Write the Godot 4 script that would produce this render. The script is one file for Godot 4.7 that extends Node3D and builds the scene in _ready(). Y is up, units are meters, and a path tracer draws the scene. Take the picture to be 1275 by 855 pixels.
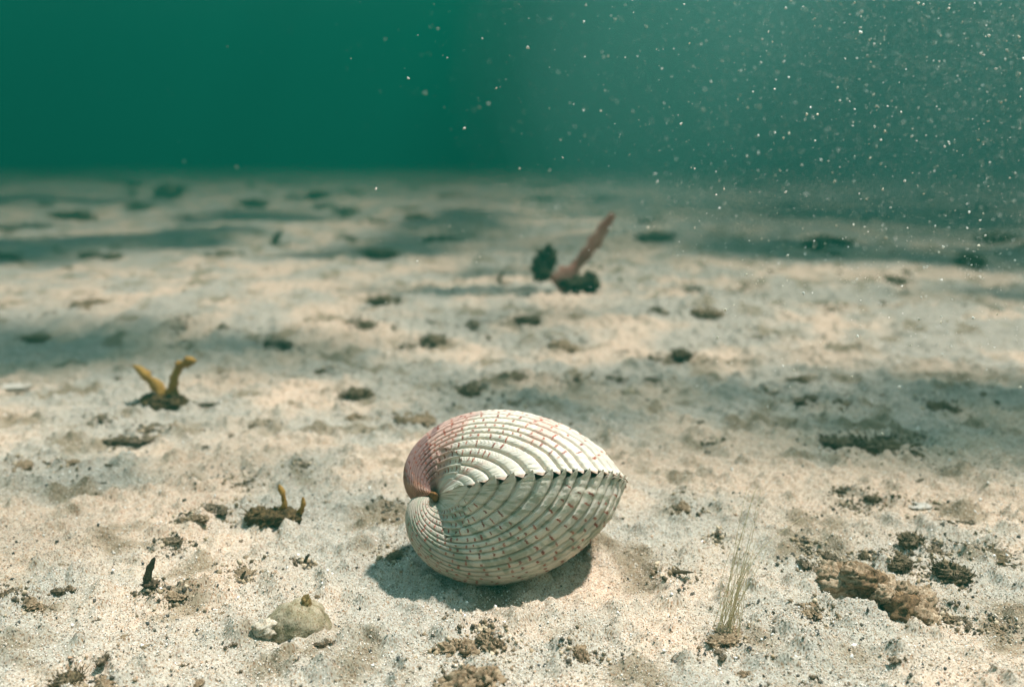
extends Node3D
# An empty cockle shell lying on a sandy seabed in shallow green water.

const SUN_FROM := Vector3(0.38, 1.0, -0.06)      # towards the sun
var taken := {}
var big := FastNoiseLite.new()
var mid := FastNoiseLite.new()
var small := FastNoiseLite.new()
var fine := FastNoiseLite.new()
var bump := FastNoiseLite.new()
var tint := FastNoiseLite.new()
var rng := RandomNumberGenerator.new()
var debris_mat: StandardMaterial3D
var grains: ImageTexture
var heights: ImageTexture

# ------------------------------------------------------------------ mesh bag
class Bag:
	var v := PackedVector3Array()
	var c := PackedColorArray()
	var uv := PackedVector2Array()
	var idx := PackedInt32Array()
	func grid(first: int, rows: int, cols: int, wrap: bool, flip := false) -> void:
		for r in rows - 1:
			for k in (cols if wrap else cols - 1):
				var a := first + r * cols + k
				var b := first + r * cols + (k + 1) % cols
				var d := a + cols
				var e := b + cols
				if flip:
					idx.append_array([a, d, b, b, d, e])
				else:
					idx.append_array([a, b, d, b, e, d])
	func mesh(m: Material, smooth := true) -> ArrayMesh:
		var n := PackedVector3Array()
		n.resize(v.size())
		for t in range(0, idx.size(), 3):
			var i := idx[t]
			var j := idx[t + 1]
			var k := idx[t + 2]
			var f := (v[k] - v[i]).cross(v[j] - v[i])
			n[i] += f
			n[j] += f
			n[k] += f
		for i in n.size():
			n[i] = n[i].normalized() if n[i].length_squared() > 1e-30 else Vector3.UP
		var a := []
		a.resize(Mesh.ARRAY_MAX)
		a[Mesh.ARRAY_VERTEX] = v
		a[Mesh.ARRAY_NORMAL] = n
		if c.size() == v.size(): a[Mesh.ARRAY_COLOR] = c
		if uv.size() == v.size(): a[Mesh.ARRAY_TEX_UV] = uv
		a[Mesh.ARRAY_INDEX] = idx
		var out := ArrayMesh.new()
		out.add_surface_from_arrays(Mesh.PRIMITIVE_TRIANGLES, a)
		out.surface_set_material(0, m)
		return out

func add_tube(b: Bag, pts: Array, radii: Array, sides: int, c1: Color, c2: Color, flat := 1.0, rough := 0.0, aside := Vector3(0.31, 0.2, 0.93)) -> void:
	var first := b.v.size()
	var n := pts.size()
	for i in n:
		var t: Vector3 = (pts[mini(i + 1, n - 1)] - pts[maxi(i - 1, 0)]).normalized()
		var s := t.cross(aside).normalized()
		var u := s.cross(t)
		for k in sides:
			var a := TAU * k / sides
			var o: Vector3 = (s * cos(a) + u * sin(a) * flat) * radii[i]
			if rough > 0.0: o *= 1.0 + rough * bump.get_noise_3dv((pts[i] + o) * (26.0 / radii[0]))
			b.v.append(pts[i] + o)
			b.c.append(c1.lerp(c2, clampf(0.5 + 1.1 * tint.get_noise_3dv((pts[i] + o) * (14.0 / radii[0])), 0, 1)))
	b.grid(first, n, sides, true)
	for e in [0, n - 1]:
		b.v.append(pts[e])
		b.c.append(c1)
		var m := b.v.size() - 1
		for k in sides:
			var p: int = first + e * sides + k
			var q: int = first + e * sides + (k + 1) % sides
			b.idx.append_array([m, q, p] if e == 0 else [m, p, q])

func add_lump(b: Bag, at: Vector3, r: Vector3, key: float, amount: float, freq: float, c1: Color, c2: Color, rows := 14, cols := 20) -> void:
	var first := b.v.size()
	for i in rows:
		var la := -PI / 2 + PI * i / (rows - 1)
		for k in cols:
			var lo := TAU * k / cols
			var d := Vector3(cos(la) * cos(lo), sin(la), cos(la) * sin(lo))
			var q := d * freq + Vector3(key * 17.3, key * 5.1, -key * 9.7)
			var s := 1.0 + amount * (bump.get_noise_3dv(q * 60.0) + 0.5 * bump.get_noise_3dv(q * 170.0))
			b.v.append(at + d * r * s)
			b.c.append(c1.lerp(c2, clampf(0.5 + 1.4 * tint.get_noise_3dv(q * 140.0 + Vector3(40, 0, 7)), 0, 1)))
	b.grid(first, rows, cols, true, true)

# ------------------------------------------------------------------ naming
func numbered(called: String) -> String:
	if not taken.has(called):
		taken[called] = 0
		return called
	taken[called] += 1
	return "%s_%03d" % [called, taken[called]]

func tag(o: Node3D, label: String, category := "", group := "", kind := "") -> void:
	o.set_meta("label", label)
	if category: o.set_meta("category", category)
	if group: o.set_meta("group", group)
	if kind: o.set_meta("kind", kind)

func thing(called: String, at: Vector3, turn := 0.0) -> Node3D:
	var o := Node3D.new()
	o.name = numbered(called)
	add_child(o)
	o.position = at
	o.rotation.y = turn
	return o

func part(called: String, m: Mesh, parent: Node3D) -> MeshInstance3D:
	var o := MeshInstance3D.new()
	o.name = called
	o.mesh = m
	parent.add_child(o, true)
	return o

func solid(called: String, m: Mesh, at := Vector3.ZERO, turn := 0.0) -> MeshInstance3D:
	var o := MeshInstance3D.new()
	o.name = numbered(called)
	o.mesh = m
	add_child(o)
	o.position = at
	o.rotation.y = turn
	return o

func mat(c: Color, rough := 0.9, vertex := false) -> StandardMaterial3D:
	var m := StandardMaterial3D.new()
	m.albedo_color = Color.WHITE if vertex else c.linear_to_srgb()
	m.vertex_color_use_as_albedo = vertex
	m.roughness = rough
	m.metallic_specular = 0.3
	return m

# ------------------------------------------------------------------ seabed
func set_noises() -> void:
	for a in [[big, 11, 2.0, 2], [mid, 5, 11.0, 3], [small, 23, 60.0, 3], [fine, 31, 260.0, 3], [bump, 7, 0.02, 2], [tint, 41, 0.02, 3]]:
		a[0].seed = a[1]
		a[0].noise_type = FastNoiseLite.TYPE_SIMPLEX_SMOOTH
		a[0].frequency = a[2]
		a[0].fractal_type = FastNoiseLite.FRACTAL_FBM
		a[0].fractal_octaves = a[3]

func sand_height(x: float, z: float) -> float:
	var d := Vector2(x - 0.01, z + 0.245).length()
	var calm := smoothstep(0.05, 0.45, d)
	var far := smoothstep(0.5, 2.5, d)
	var s := small.get_noise_2d(x, z)
	var h := (0.016 + 0.010 * far) * big.get_noise_2d(x * 0.7, z * 1.15) * calm
	h += (0.0055 + 0.004 * far) * mid.get_noise_2d(x * 0.85, z) * (0.3 + 0.7 * calm)
	h += 0.0022 * s + 0.0016 * maxf(0.0, s - 0.12) * 3.0
	if d < 1.2:
		h += 0.0011 * fine.get_noise_2d(x, z)
	return h

func axis(core_from: float, core_to: float, step: float, low: float, high: float, grow: float) -> PackedFloat32Array:
	var out := PackedFloat32Array()
	var p := core_from
	var s := step
	var before := PackedFloat32Array()
	while p > low:
		s = minf(s * grow, 0.6)
		p -= s
		before.append(p)
	before.reverse()
	out.append_array(before)
	p = core_from
	while p < core_to:
		out.append(p)
		p += step
	s = step
	while p < high:
		out.append(p)
		s = minf(s * grow, 0.6)
		p += s
	out.append(p)
	return out

func build_seabed() -> void:
	var xs := axis(-0.22, 0.22, 0.0010, -16.0, 16.0, 1.028)
	var zs := axis(-0.48, -0.13, 0.0009, -24.0, 1.5, 1.022)
	var cols := xs.size()
	var rows := zs.size()
	var v := PackedVector3Array()
	var n := PackedVector3Array()
	var uv := PackedVector2Array()
	var uv2 := PackedVector2Array()
	v.resize(rows * cols)
	n.resize(rows * cols)
	uv.resize(rows * cols)
	uv2.resize(rows * cols)
	for r in rows:
		for k in cols:
			var i := r * cols + k
			v[i] = Vector3(xs[k], sand_height(xs[k], zs[r]), zs[r])
			uv[i] = Vector2(xs[k], zs[r]) / 0.23
			uv2[i] = Vector2(xs[k] * 0.94 + zs[r] * 0.34, zs[r] * 0.94 - xs[k] * 0.34) / 1.3
	for r in rows:
		for k in cols:
			var a := v[r * cols + maxi(k - 1, 0)]
			var b := v[r * cols + mini(k + 1, cols - 1)]
			var c := v[maxi(r - 1, 0) * cols + k]
			var d := v[mini(r + 1, rows - 1) * cols + k]
			n[r * cols + k] = (d - c).cross(b - a).normalized()
	var idx := PackedInt32Array()
	idx.resize((rows - 1) * (cols - 1) * 6)
	var w := 0
	for r in rows - 1:
		for k in cols - 1:
			var a := r * cols + k
			idx[w] = a
			idx[w + 1] = a + 1
			idx[w + 2] = a + cols
			idx[w + 3] = a + 1
			idx[w + 4] = a + cols + 1
			idx[w + 5] = a + cols
			w += 6
	var arr := []
	arr.resize(Mesh.ARRAY_MAX)
	arr[Mesh.ARRAY_VERTEX] = v
	arr[Mesh.ARRAY_NORMAL] = n
	arr[Mesh.ARRAY_TEX_UV] = uv
	arr[Mesh.ARRAY_TEX_UV2] = uv2
	arr[Mesh.ARRAY_INDEX] = idx
	var m := ArrayMesh.new()
	m.add_surface_from_arrays(Mesh.PRIMITIVE_TRIANGLES, arr)
	m.surface_set_material(0, sand_material())
	var o := solid("seabed", m)
	tag(o, "pale beige sandy seabed with low hummocks", "", "", "structure")
	print("seabed ", rows, "x", cols)

func sand_material() -> StandardMaterial3D:
	var size := 1024
	var px := PackedByteArray()
	px.resize(size * size * 3)
	var hp := PackedByteArray()
	hp.resize(size * size)
	var r := RandomNumberGenerator.new()
	r.seed = 77
	# single grains: cream, with some white, ochre, rust and dark ones
	for i in size * size:
		var g := r.randf()
		var t := 0.80 + 0.20 * r.randf()
		var c := Color(0.97, 0.945, 0.91) * t
		if g < 0.035: c = Color(0.34, 0.31, 0.30)
		elif g < 0.10: c = Color(0.74, 0.58, 0.44) * t
		elif g < 0.15: c = Color(0.83, 0.70, 0.64) * t
		elif g > 0.93: c = Color(1, 1, 1)
		px[i * 3] = int(c.r * 255)
		px[i * 3 + 1] = int(c.g * 255)
		px[i * 3 + 2] = int(c.b * 255)
		hp[i] = int(255 * r.randf())
	grains = ImageTexture.create_from_image(Image.create_from_data(size, size, false, Image.FORMAT_RGB8, px))
	heights = ImageTexture.create_from_image(Image.create_from_data(size, size, false, Image.FORMAT_L8, hp))
	# stains: drifts of warm shell sand, grey silt and brown film
	var st := 512
	var sp := PackedByteArray()
	sp.resize(st * st * 3)
	var a := FastNoiseLite.new()
	a.seed = 3
	a.frequency = 0.012
	a.fractal_octaves = 5
	var b := FastNoiseLite.new()
	b.seed = 9
	b.frequency = 0.03
	b.fractal_octaves = 4
	for y in st:
		for x in st:
			# fold the noise onto a torus-free mirror so that the drift tiles
			var fx := absf(x - st / 2.0) * 2.0
			var fy := absf(y - st / 2.0) * 2.0
			var na := a.get_noise_2d(fx + 40, fy)
			var nb := b.get_noise_2d(fx, fy + 300)
			var c := Color(0.84, 0.85, 0.83).lerp(Color(1.0, 0.94, 0.88), smoothstep(-0.25, 0.3, na))
			c = c.lerp(Color(0.62, 0.58, 0.50), 0.75 * smoothstep(0.18, 0.5, nb))
			var i := (y * st + x) * 3
			sp[i] = int(c.r * 255)
			sp[i + 1] = int(c.g * 255)
			sp[i + 2] = int(c.b * 255)
	var drift := ImageTexture.create_from_image(Image.create_from_data(st, st, false, Image.FORMAT_RGB8, sp))
	var m := mat(Color(0.71, 0.675, 0.64), 0.95)
	m.albedo_texture = grains
	m.heightmap_enabled = true
	m.heightmap_texture = heights
	m.heightmap_scale = 0.018
	m.detail_enabled = true
	m.detail_albedo = drift
	m.detail_blend_mode = BaseMaterial3D.BLEND_MODE_MUL
	m.detail_uv_layer = BaseMaterial3D.DETAIL_UV_2
	return m

func grain_mesh(key: int) -> ArrayMesh:
	var b := Bag.new()
	var r := RandomNumberGenerator.new()
	r.seed = key
	for d in [Vector3.RIGHT, Vector3.LEFT, Vector3.UP, Vector3.DOWN, Vector3.BACK, Vector3.FORWARD]:
		b.v.append(d * r.randf_range(0.6, 1.15) + Vector3(r.randfn(0, 0.15), r.randfn(0, 0.15), r.randfn(0, 0.15)))
	for f in [[0, 2, 4], [4, 2, 1], [1, 2, 5], [5, 2, 0], [4, 3, 0], [1, 3, 4], [5, 3, 1], [0, 3, 5]]:
		b.idx.append_array([f[0], f[2], f[1]])
	return b.mesh(mat(Color.WHITE, 0.7, true))

func scatter(called: String, label: String, count: int, key: int, where: Callable, size: Callable, colours: Array) -> void:
	var mm := MultiMesh.new()
	mm.transform_format = MultiMesh.TRANSFORM_3D
	mm.use_colors = true
	mm.mesh = grain_mesh(key)
	mm.instance_count = count
	var r := RandomNumberGenerator.new()
	r.seed = key * 13 + 1
	for i in count:
		var p: Vector3 = where.call(r)
		var s: float = size.call(r, p)
		var t := Basis.from_euler(Vector3(r.randf() * TAU, r.randf() * TAU, r.randf() * TAU)) * Basis.from_scale(Vector3(s, s * r.randf_range(0.6, 1.0), s * r.randf_range(0.7, 1.1)))
		mm.set_instance_transform(i, Transform3D(t, p))
		var c: Color = colours[r.randi() % colours.size()]
		mm.set_instance_color(i, c * r.randf_range(0.8, 1.15))
	var o := MultiMeshInstance3D.new()
	o.name = numbered(called)
	o.multimesh = mm
	add_child(o)
	tag(o, label, "", "", "stuff")

func build_grains() -> void:
	var near := func(r: RandomNumberGenerator) -> Vector3:
		var z := -0.15 - 0.42 * pow(r.randf(), 1.5)
		var x := r.randf_range(-0.62, 0.62) * (-z + 0.03)
		return Vector3(x, sand_height(x, z) + 0.0001, z)
	var sizes := func(r: RandomNumberGenerator, _p: Vector3) -> float: return 0.00013 + 0.00022 * pow(r.randf(), 3.0)
	scatter("sand_grains", "loose pale sand grains covering the seabed", 130000, 2, near, sizes,
		[Color(0.72, 0.66, 0.57), Color(0.66, 0.58, 0.48), Color(0.80, 0.77, 0.71), Color(0.60, 0.50, 0.40), Color(0.70, 0.56, 0.47), Color(0.55, 0.40, 0.28), Color(0.75, 0.70, 0.62)])
	# crumbs of shell and weed gather in drifts
	var drift := func(r: RandomNumberGenerator) -> Vector3:
		for tries in 30:
			var z := -0.15 - 0.75 * pow(r.randf(), 1.4)
			var x := r.randf_range(-0.62, 0.62) * (-z + 0.03)
			if tint.get_noise_2d(x * 700.0, z * 900.0) + 0.25 * r.randf() > 0.22:
				return Vector3(x, sand_height(x, z) + 0.0002, z)
		return Vector3(0, -0.01, -0.3)
	var bits := func(r: RandomNumberGenerator, p: Vector3) -> float: return (0.0002 + 0.0006 * pow(r.randf(), 6.0)) * (0.7 + 0.9 * absf(p.z))
	scatter("shell_grit", "coarse brown and grey grit gathered in drifts on the sand", 16000, 4, drift, bits,
		[Color(0.10, 0.09, 0.07), Color(0.20, 0.15, 0.10), Color(0.32, 0.24, 0.16), Color(0.45, 0.35, 0.25), Color(0.6, 0.5, 0.4), Color(0.07, 0.07, 0.065)])
	var halo := func(r: RandomNumberGenerator) -> Vector3:
		var a: Vector3 = gathered[r.randi() % gathered.size()]
		var x := a.x + r.randfn(0, 0.42) * a.y
		var z := a.z + r.randfn(0, 0.42) * a.y
		return Vector3(x, sand_height(x, z) + 0.0002, z)
	var halo_bits := func(r: RandomNumberGenerator, p: Vector3) -> float: return (0.00025 + 0.0011 * pow(r.randf(), 4.0)) * (0.5 + 1.6 * absf(p.z))
	scatter("weed_litter", "fine brown litter lying round the weed clumps", 14000, 12, halo, halo_bits,
		[Color(0.07, 0.06, 0.045), Color(0.13, 0.10, 0.06), Color(0.22, 0.16, 0.10), Color(0.32, 0.24, 0.15), Color(0.5, 0.4, 0.28)])
	var loose := func(r: RandomNumberGenerator) -> Vector3:
		var z := -0.15 - 0.8 * pow(r.randf(), 1.5)
		var x := r.randf_range(-0.62, 0.62) * (-z + 0.03)
		return Vector3(x, sand_height(x, z) + 0.0002, z)
	scatter("shell_hash", "white and black specks of broken shell dotted over the sand", 9000, 6, loose, bits,
		[Color(0.85, 0.83, 0.78), Color(0.8, 0.78, 0.74), Color(0.05, 0.05, 0.05), Color(0.08, 0.07, 0.06), Color(0.45, 0.3, 0.2)])

# ------------------------------------------------------------------ cockle
const RIBS := 38
const COIL := 0.67
const TIP := 3.25
const TALL := 0.0572       # hinge to lower margin
const WIDE := 0.0520

func margin(t: float) -> Vector3:
	var c := 0.5 - 0.5 * cos(t)
	var s := sin(t)
	return Vector3(TALL * pow(c, 0.92), 0.0, -WIDE * 0.5 * signf(s) * pow(absf(s), 0.86))

func uneven(t: float) -> float:
	return t + 0.035 * sin(3.0 * t) + 0.022 * sin(7.0 * t) - 0.012 * sin(12.0 * t)

func rib_height(t: float) -> float:
	var u := t / TAU * RIBS + 0.5
	u = absf(u - floorf(u) - 0.5) * 2.0          # 0 on the crest, 1 in the groove
	return (1.0 - 0.22 * u * u) - 0.78 * exp(-pow((1.0 - u) / 0.19, 2.0))

func valve_mesh(up: float, m: Material) -> ArrayMesh:
	var b := Bag.new()
	var cols := RIBS * 14 + 1
	var rows := 230
	var lip := 5
	for r in rows + lip:
		for k in cols:
			var t := TAU * k / (cols - 1)
			var c := margin(t)
			var side := smoothstep(0.55, 1.15, minf(t, TAU - t))      # no ribs on the smooth field beside the hinge
			var tw := uneven(t)
			var u := tw / TAU * RIBS + (0.0 if up > 0.0 else 0.5)
			var tooth := absf(u - floorf(u) - 0.5) * 4.0 - 1.0       # +1 on a crest of this valve
			var reach := 0.0014 * side * (0.9 * pow(maxf(0.0, tooth * 0.5 + 0.5), 0.7) * 2.0 - 0.9 if up > 0.0 else 1.15 * tooth)
			if up < 0.0 and side < 0.7: reach += 0.0007 * sin(t * 17.0) * (1.0 - side)
			if up > 0.0 and side < 0.7: reach -= 0.0007 * sin(t * 17.0) * (1.0 - side)
			var from := -reach / maxf(c.x, 0.008) + 0.002
			var f := clampf(float(r - lip) / (rows - 1), 0.0, 1.0)
			var grown := lerpf(exp(-COIL * from), exp(-COIL * TIP), f)
			var phi := -log(grown) / COIL
			var turn := Basis(Vector3.BACK, phi)
			var p: Vector3 = turn * c * grown * (1.0 - 0.038 * exp(-pow(maxf(phi, 0.0) / 0.13, 2.0)))
			var tang := (margin(t + 0.01) - margin(t - 0.01)) * grown
			var d_t: Vector3 = turn * tang
			var d_p := Vector3(-p.y, p.x, 0) - p * COIL
			var nrm := d_p.cross(d_t)
			nrm = nrm.normalized() if nrm.length() > 1e-12 else Vector3.LEFT
			if nrm.dot(Vector3(0.3, 1, 0)) < 0.0 and phi < 1.4: nrm = -nrm
			var amp := 0.0016 * pow(grown, 0.85) * side * smoothstep(-0.2, 0.12, phi + 0.14)
			var h := amp * (rib_height(tw + (0.0 if up > 0.0 else PI / RIBS)) - 0.5)
			h += 0.00016 * grown * side * bump.get_noise_3d(phi * 4200.0, tw * 900.0, up * 50.0)
			# growth pauses and the small scales along each rib
			h += 0.00022 * grown * bump.get_noise_2d(phi * 900.0, t * 40.0)
			h += 0.00010 * grown * side * sin(f * 260.0 + 3.0 * bump.get_noise_2d(t * 300.0, 9.0)) * smoothstep(0.1, 0.4, f)
			p += nrm * h
			# the beak leans apart from its twin and a little forward
			p.y += 0.0005 * smoothstep(0.5, 2.9, phi)
			p.z += 0.0045 * smoothstep(1.0, 3.0, phi)
			if r < lip:
				var inn := float(lip - r) / lip
				p = p.lerp(Vector3(TALL * 0.5 + (p.x - TALL * 0.5) * 0.90, p.y + 0.0012, p.z * 0.90), inn)
			b.v.append(Vector3(p.x, p.y * up, p.z))
			b.uv.append(Vector2(tw / TAU, clampf((1.0 - grown) / (1.0 - exp(-COIL * TIP)), 0.0, 1.0)))
	b.grid(0, rows + lip, cols, false, up < 0.0)
	return b.mesh(m)

func valve_material(up: bool) -> StandardMaterial3D:
	var w := 1024
	var h := 1024
	var px := PackedByteArray()
	px.resize(w * h * 3)
	var r := RandomNumberGenerator.new()
	r.seed = 5 if up else 6
	var cream := Color(0.92, 0.87, 0.80)
	var plum := Color(0.52, 0.38, 0.37) if up else Color(0.66, 0.60, 0.54)
	var rust := Color(0.66, 0.42, 0.30)
	var grey := Color(0.82, 0.79, 0.74)
	for y in h:
		var f := float(y) / h
		for x in w:
			var t := float(x) / w
			var n := tint.get_noise_2d(x * 0.35, y * 0.5)
			var c := cream.lerp(grey, clampf(0.35 + n, 0, 1))
			var old := smoothstep(0.45, 0.74, f + 0.25 * tint.get_noise_2d(x * 0.2 + 300, y * 0.2))
			c = c.lerp(plum, old * (0.85 if up else 0.6))
			if up: c = c.lerp(Color(0.87, 0.72, 0.66), 0.75 * smoothstep(0.0, 0.3, tint.get_noise_2d(x * 0.12, y * 0.25 + 700.0)) * smoothstep(0.12, 0.3, f))
			else: c = c.lerp(Color(0.66, 0.66, 0.58), 0.8 * smoothstep(0.0, 0.35, tint.get_noise_2d(x * 0.6, y * 0.6 + 900.0)))
			if up: c = c.lerp(rust, 0.6 * smoothstep(0.86, 0.97, f + 0.1 * n))
			c = c * (1.0 - 0.10 * r.randf())
			var i := (y * w + x) * 3
			px[i] = int(c.r * 255)
			px[i + 1] = int(c.g * 255)
			px[i + 2] = int(c.b * 255)
	# rust-red dashes across the ribs
	var shift := 0.0 if up else 0.5
	for k in RIBS:
		var mid_x := (k + shift) * w / float(RIBS)
		var from_hinge := minf((k + shift) / RIBS, 1.0 - (k + shift) / RIBS)
		if from_hinge < 0.14: continue
		var th := (k + shift) / RIBS * TAU
		var cm := margin(th)
		var cd := (margin(th + 0.01) - margin(th - 0.01)) / 0.02
		var lean := COIL * cm.dot(cd) / (cm.x * cm.x + COIL * COIL * cm.length_squared())
		var whole := 1.0 - exp(-COIL * TIP)
		var f := r.randf_range(0.05, 0.12) if from_hinge > 0.28 else r.randf_range(0.26, 0.34)
		while f < 0.93:
			if r.randf() < (0.92 if up else 0.88):
				var half := w / float(RIBS) * r.randf_range(0.20, 0.44)
				var off := r.randf_range(-0.12, 0.12) * w / RIBS
				var thick := r.randf_range(3.2, 5.4) * (1.0 + 0.5 * absf(lean))
				var dark := r.randf_range(0.65, 1.0)
				var hue := Color(0.58, 0.19, 0.10).lerp(Color(0.42, 0.15, 0.12), r.randf())
				var bend := r.randf_range(-3.0, 5.0)
				var slope := lean * COIL * (1.0 - f * whole) / whole * h / w * TAU * r.randf_range(0.75, 1.1)
				for xx in range(int(mid_x + off - half), int(mid_x + off + half) + 1):
					var s := (xx - mid_x - off) / half
					var yc := f * h + bend * s * s + slope * (xx - mid_x) + 1.2 * sin(xx * 0.9)
					for yy in range(int(yc - thick), int(yc + thick) + 1):
						if yy < 0 or yy >= h: continue
						var fade := dark * clampf(1.4 - absf(yy - yc) / thick, 0, 1) * clampf(2.0 - 2.0 * absf(s), 0, 1) * clampf(0.92 + 0.9 * tint.get_noise_2d(xx * 6.0, yy * 6.0), 0, 1)
						var i := (yy * w + posmod(xx, w)) * 3
						px[i] = int(lerpf(px[i], hue.r * 255, fade))
						px[i + 1] = int(lerpf(px[i + 1], hue.g * 255, fade))
						px[i + 2] = int(lerpf(px[i + 2], hue.b * 255, fade))
			f += r.randf_range(0.040, 0.078) * lerpf(1.0, 0.6, f)
	var m := mat(Color(0.86, 0.86, 0.84), 0.55)
	m.albedo_texture = ImageTexture.create_from_image(Image.create_from_data(w, h, false, Image.FORMAT_RGB8, px))
	m.metallic_specular = 0.4
	m.subsurf_scatter_enabled = true
	m.subsurf_scatter_strength = 0.05
	return m

func build_cockle() -> void:
	var o := thing("cockle_shell", Vector3.ZERO)
	tag(o, "closed ribbed white cockle shell with rust red dashes lying on the sand", "shell")
	var upper := part("upper_valve", valve_mesh(1.0, valve_material(true)), o)
	upper.set_meta("label", "sunlit white upper valve with plum brown beak")
	var lower := part("lower_valve", valve_mesh(-1.0, valve_material(false)), o)
	lower.set_meta("label", "lower valve with rows of rust red dashes")
	var b := Bag.new()
	var pts := []
	var rad := []
	for i in 12:
		var s := i / 11.0
		pts.append(Vector3(0.0002 - 0.0012 * sin(s * PI), 0.0, lerpf(-0.012, 0.0095, s)))
		rad.append(0.0026 * sqrt(maxf(0.05, sin(PI * clampf(s, 0.02, 0.98)))))
	add_tube(b, pts, rad, 12, Color(0.20, 0.10, 0.035), Color(0.33, 0.20, 0.08), 0.7, 0.12)
	part("ligament", b.mesh(debris_mat), o)
	o.rotation_degrees = Vector3(-33, 4, 3)
	var low := 1e9
	for child in [upper, lower]:
		for p in child.mesh.surface_get_arrays(0)[Mesh.ARRAY_VERTEX]:
			low = minf(low, (o.basis * p).y)
	o.position = Vector3(-0.0222, sand_height(0.0, -0.24) - low - 0.0026, -0.2415)

# ------------------------------------------------------------------ weed and debris
func curve(at: Vector3, to: Vector3, bow: Vector3, n: int) -> Array:
	var out := []
	for i in n:
		var s := i / (n - 1.0)
		out.append(at.lerp(to, s) + bow * sin(PI * s))
	return out

func taper(n: int, r0: float, r1: float) -> Array:
	var out := []
	for i in n:
		out.append(lerpf(r0, r1, i / (n - 1.0)))
	return out

func debris_mesh(kind: String, key: int) -> ArrayMesh:
	# about 1 m wide; scaled down to its size in the place
	var b := Bag.new()
	var r := RandomNumberGenerator.new()
	r.seed = key * 101 + kind.hash() % 1000
	match kind:
		"tuft":
			var dark := Color(0.05, 0.045, 0.03)
			var brown := Color(0.22, 0.17, 0.10)
			for i in 5:
				var a := r.randf() * TAU
				var d := 0.30 * sqrt(r.randf()) if i else 0.0
				add_lump(b, Vector3(cos(a) * d, 0.08, sin(a) * d), Vector3(r.randf_range(0.16, 0.28), r.randf_range(0.12, 0.24), r.randf_range(0.16, 0.26)), key * 7.0 + i, 0.75, 1.6, dark, brown.lerp(Color(0.42, 0.35, 0.25), 0.6 * r.randf()), 18, 26)
			for i in 90:
				var a := r.randf() * TAU
				var d := 0.36 * sqrt(r.randf())
				var at := Vector3(cos(a) * d, 0.03, sin(a) * d)
				var to := at + Vector3(cos(a) * r.randf_range(0.0, 0.22), r.randf_range(0.08, 0.34), sin(a) * r.randf_range(0.0, 0.22)) + Vector3(r.randfn(0, 0.06), 0, r.randfn(0, 0.06))
				add_tube(b, curve(at, to, Vector3(r.randfn(0, 0.04), 0.02, r.randfn(0, 0.04)), 5), taper(5, r.randf_range(0.012, 0.026), 0.006), 4, dark, brown)
		"lump":
			for i in 6:
				var a := r.randf() * TAU
				var d := 0.32 * sqrt(r.randf()) if i else 0.0
				add_lump(b, Vector3(cos(a) * d, 0.04, sin(a) * d), Vector3(r.randf_range(0.13, 0.30), r.randf_range(0.10, 0.22), r.randf_range(0.13, 0.28)), key * 3.0 + i, 0.8, 1.7, Color(0.15, 0.105, 0.06), Color(0.46, 0.37, 0.26), 18, 26)
		"crumb":
			for i in 9:
				var a := r.randf() * TAU
				var d := 0.42 * sqrt(r.randf()) if i else 0.0
				add_lump(b, Vector3(cos(a) * d, 0.05, sin(a) * d * 0.6), Vector3(r.randf_range(0.07, 0.2), r.randf_range(0.07, 0.2), r.randf_range(0.07, 0.16)), key * 5.0 + i, 0.7, 1.4, Color(0.04, 0.036, 0.028), Color(0.20, 0.16, 0.10).lerp(Color(0.46, 0.38, 0.28), r.randf()), 10, 14)
			for i in 26:
				var a := r.randf() * TAU
				var d := 0.42 * sqrt(r.randf())
				var at := Vector3(cos(a) * d, 0.03, sin(a) * d * 0.6)
				add_tube(b, curve(at, at + Vector3(r.randfn(0, 0.12), r.randf_range(0.05, 0.25), r.randfn(0, 0.1)), Vector3.ZERO, 4), taper(4, 0.02, 0.008), 4, Color(0.04, 0.035, 0.025), Color(0.2, 0.15, 0.09))
		"pebble":
			add_lump(b, Vector3(0, 0.12, 0), Vector3(0.5, 0.34, 0.42), key, 0.22, 0.8, Color(0.40, 0.34, 0.24), Color(0.62, 0.56, 0.44), 16, 24)
		"chip":
			add_lump(b, Vector3(0, 0.06, 0), Vector3(0.5, 0.10, 0.34), key, 0.35, 0.9, Color(0.55, 0.53, 0.48), Color(0.72, 0.70, 0.66), 14, 22)
		"twig":
			add_tube(b, curve(Vector3(-0.5, 0.05, 0), Vector3(0.5, 0.07, 0.06), Vector3(0, 0.05, 0.10), 9), [0.03, 0.05, 0.06, 0.055, 0.06, 0.05, 0.05, 0.04, 0.02], 8, Color(0.05, 0.045, 0.03), Color(0.14, 0.11, 0.07), 1.0, 0.4)
			for i in 5:
				var x := r.randf_range(-0.4, 0.4)
				add_tube(b, curve(Vector3(x, 0.05, 0.05), Vector3(x + r.randfn(0, 0.12), r.randf_range(0.08, 0.16), r.randfn(0, 0.2)), Vector3.ZERO, 4), taper(4, 0.03, 0.01), 5, Color(0.05, 0.045, 0.03), Color(0.14, 0.11, 0.07))
		"stub":
			add_tube(b, curve(Vector3(-0.1, -0.05, 0), Vector3(0.42, 0.92, 0.1), Vector3(-0.10, 0, 0.03), 9), [0.20, 0.19, 0.20, 0.18, 0.17, 0.15, 0.14, 0.11, 0.04], 10, Color(0.035, 0.035, 0.032), Color(0.15, 0.13, 0.09), 0.5, 0.7)
			add_lump(b, Vector3(0, 0.02, 0), Vector3(0.34, 0.14, 0.25), key, 0.7, 1.6, Color(0.04, 0.035, 0.025), Color(0.16, 0.12, 0.08))
	return b.mesh(debris_mat)

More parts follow.
